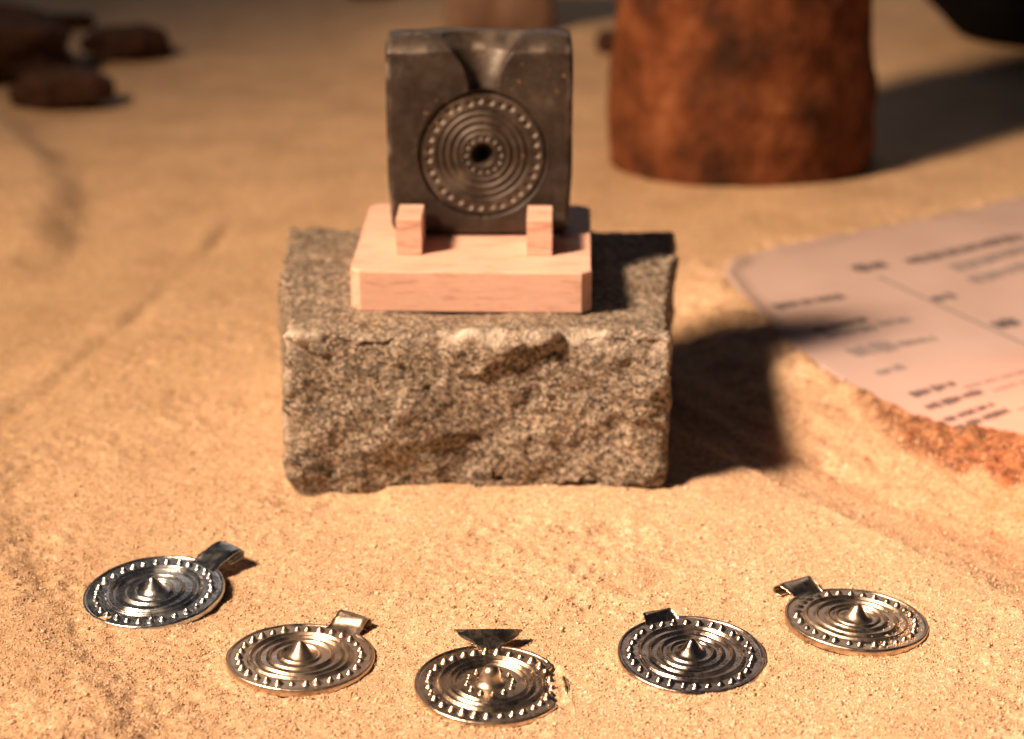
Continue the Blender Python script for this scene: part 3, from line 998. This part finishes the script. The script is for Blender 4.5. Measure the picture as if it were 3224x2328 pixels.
place('stone_lump', lump('lump_a', (3.2, 2.4, 1.6), 101, M_BROWN, .2, .1), -23.4, 55.6, .3, 1.7, 'largest dark brown lump, lying against two smaller ones on the sand', 'stone', 8, 0, 'dark brown lumps on the sand')
place('stone_lump', lump('lump_b', (2.15, 1.4, 0.95), 102, M_BROWN, .2, .08), -19.8, 50.4, .25, .95, 'dark brown oblong lump lying in front of the largest lump', 'stone', 14, 0, 'dark brown lumps on the sand')
place('stone_lump', lump('lump_c', (2.0, 1.3, 0.85), 103, M_BROWN, .2, .08), -18.4, 59.9, .25, .9, 'reddish dark brown oblong lump lying apart from the pile', 'stone', 12, 0, 'dark brown lumps on the sand')
place('stone_lump', lump('lump_d', (1.6, 0.5, 0.4), 104, M_BROWN, .15), -23.0, 66.2, .1, .4, 'thin dark brown sliver lying behind the largest lump', 'stone', 6, 0, 'dark brown lumps on the sand')
place('pebble', lump('pebble_a', (0.6, 0.55, 0.6), 105, M_BROWN, .15, 0), 4.6, 60.3, .05, .55, 'small dark pebble beside the reddish clay cylinder', 'pebble')
place('pebble', lump('pebble_b', (1.2, 0.8, 0.6), 106, M_BROWN, .15), -7.6, 75.0, .1, .6, 'small dark stone far back behind the mould', 'pebble')


def make_cylinder():
    n = 160
    zs = np.concatenate([np.linspace(-1.0, 19.0, 120)])
    prof = 5.12 + 0.10 * sstep(-1, 1.5, zs) - 0.22 * sstep(3.0, 4.4, zs) - 0.15 * sstep(5, 10, zs) - 1.3 * np.clip((zs - 17.8) / 1.2, 0, 1) ** 2
    A, Z = np.meshgrid(np.linspace(0, 2 * np.pi, n, endpoint=False), zs)
    Rr = prof[:, None] + 0.12 * fbm(np.cos(A) * 2, np.sin(A) * 2, Z * 0.35, 4, 111) + 0.05 * fbm(np.cos(A) * 7, np.sin(A) * 7, Z * 1.2, 3, 112)
    V = np.stack([Rr * np.cos(A), Rr * np.sin(A), Z], 2).reshape(-1, 3)
    F = [tuple(f) for f in grid_faces(n, len(zs), True)]
    F.append(tuple(range((len(zs) - 1) * n, len(zs) * n)))
    F.append(tuple(range(n))[::-1])
    o = obj('clay_cylinder', mesh_np('clay_cylinder', V, F, True, M_CLAY), None, (9.0, 40.6, Hs(9.0, 40.6) - 0.1))
    tag(o, 'thick mottled reddish-brown clay cylinder standing upright in the sand', 'clay vessel')


make_cylinder()


def make_pot():
    V, F = lathe([(0.01, 0.0), (3.5, 0.05), (5.6, 0.6), (7.2, 2.2), (8.0, 4.6), (8.0, 7.5), (7.4, 10.0), (6.6, 11.6), (6.9, 12.6), (6.5, 12.7), (6.1, 11.6), (6.4, 10.0), (6.5, 4.0), (0.01, 1.5)], 96)
    o = obj('black_pot', mesh_np('black_pot', V, F[:, ::-1], True, M_BLACK), None, (27.9, 65.2, Hs(27.9, 65.2) - 0.25))
    tag(o, 'rounded black vessel standing behind the clay cylinder', 'pot')


make_pot()
place('stone_cube', lump('stone_cube', (2.75, 2.4, 3.6), 107, M_PINK, .08, 1.2, 50), -0.85, 65.0, .3, 3.6, 'pinkish-brown squared stone standing on the sand behind the mould', 'stone', 6)

# ------------------------------------------------------------------ loose grains
def grains(name, X, Y, Z, size, tone):
    n = len(X)
    base = np.array([(1, 0, 0), (-1, 0, 0), (0, 1, 0), (0, -1, 0), (0, 0, 1), (0, 0, -1)], float)
    fc = np.array([(0, 2, 4), (2, 1, 4), (1, 3, 4), (3, 0, 4), (2, 0, 5), (1, 2, 5), (3, 1, 5), (0, 3, 5)])
    B = np.repeat(base[None], n, 0) * (1 + rng.uniform(-.35, .35, (n, 6, 1))) + rng.uniform(-.25, .25, (n, 6, 3))
    q = rng.normal(size=(n, 4))
    q /= np.linalg.norm(q, axis=1, keepdims=True)
    w, x, y, z = q.T
    M = np.stack([1 - 2 * (y * y + z * z), 2 * (x * y - z * w), 2 * (x * z + y * w), 2 * (x * y + z * w), 1 - 2 * (x * x + z * z), 2 * (y * z - x * w),
                  2 * (x * z - y * w), 2 * (y * z + x * w), 1 - 2 * (x * x + y * y)], 1).reshape(n, 3, 3)
    B = np.einsum('nij,nkj->nki', M, B) * size[:, None, None]
    B += np.stack([X, Y, Z], 1)[:, None]
    F = (fc[None] + (np.arange(n) * 6)[:, None, None]).reshape(-1, 3)
    me = mesh_np(name, B.reshape(-1, 3), F, False, M_GRAIN)
    a = me.attributes.new('tone', 'FLOAT', 'POINT')
    a.data.foreach_set('value', np.repeat(tone, 6).astype(np.float32))
    return me


def in_view(n, y0, y1, pw):
    y = y0 + (y1 - y0) * rng.random(n) ** pw
    half = (y + 41) / 44 * 11.4 + 0.8
    return rng.uniform(-1, 1, n) * half, y


N1 = 115000
X, Y = in_view(N1, -5.0, 22.0, 1.5)
PC = [(-8.23, 2.78), (-4.59, -0.23), (-0.46, -1.45), (3.90, -0.09), (7.73, 1.49)]
keep = np.ones(N1, bool)
for (cx_, cy_) in PC:
    keep &= np.hypot(X - cx_, Y - cy_) > 1.6
keep |= (np.hypot(X + 0.46, Y + 1.45) < 1.56) & (np.hypot(X + 0.46, Y + 1.45) > 1.2) & (X > 0.48) & (np.abs(Y + 1.45) < 0.62)
keep &= ~((X > -6.4) & (X < 4.6) & (Y > 9.3) & (Y < 17.6))
s2p, _ = poly_dist(X, Y, SCARP)
s6p, _ = poly_dist(X, Y, EDGE_P)
keep &= ~(s6p > 0.1)
X, Y = X[keep], Y[keep]
sz = 0.012 + 0.022 * rng.random(len(X)) ** 1.8 + 0.05 * rng.random(len(X)) ** 60
big_ = rng.random(len(X)) < 0.02
sz = np.where(big_, 0.030 + 0.035 * rng.random(len(X)) ** 2, sz)
tone = rng.random(len(X))
tone = np.where(big_ & (tone < 0.25), tone * 0.3, tone)
s2p, _ = poly_dist(X, Y, SCARP)
tone = np.where(s2p > 0, tone ** 3 * 0.8, tone)
Z = H(X, Y) - sz * 0.1 + 0.004 + (0.6 + 0.9 * sstep(-0.1, 0.5, noise3(X * 0.35, Y * 0.35, 9, 41))) * (0.030 * noise3(X * 1.7, Y * 1.7, 0, 50) + 0.022 * noise3(X * 3.4, Y * 3.4, 0, 53) + 0.016 * noise3(X * 6, Y * 6, 0, 51)) * (1 - sstep(16, 30, Y))
g = obj('sand_grains', grains('sand_grains', X, Y, Z, sz, tone))
tag(g, 'loose coarse sand grains scattered over the sand surface', 'sand', kind='stuff')

# grains that lie on the dusty pendant and on the broken one
px_, py_, pz_, ps_ = [], [], [], []
for (cx_, cy_, n_, fn) in ((7.73, 1.49, 900, lambda r, a: (r < 1.5) & (np.cos(a + 0.5) * r > 0.55 + 0.5 * rng.random(len(r)))), (-0.46, -1.45, 160, lambda r, a: (r > 1.0) & (r < 1.5) & (np.cos(a) > 0.6))):
    r_ = 1.5 * np.sqrt(rng.random(n_))
    a_ = rng.uniform(0, 2 * np.pi, n_)
    k_ = fn(r_, a_)
    r_, a_ = r_[k_], a_[k_]
    x_, y_ = r_ * np.cos(a_), r_ * np.sin(a_)
    big = cx_ > 5
    rx, ry = (R(-2.2), R(3.2)) if big else (R(1.5), R(1.5))
    z_ = pz(cx_, cy_, -.015 if big else .0) + 0.135 - x_ * math.sin(ry) + y_ * math.sin(rx)
    px_.append(cx_ + x_)
    py_.append(cy_ + y_)
    pz_.append(z_)
X, Y, Z = np.concatenate(px_), np.concatenate(py_), np.concatenate(pz_)
g2 = obj('sand_dusting', grains('sand_dusting', X, Y, Z, 0.014 + 0.016 * rng.random(len(X)), 0.3 + 0.6 * rng.random(len(X))))
tag(g2, 'sand grains strewn over the pendant plates', 'sand', kind='stuff')
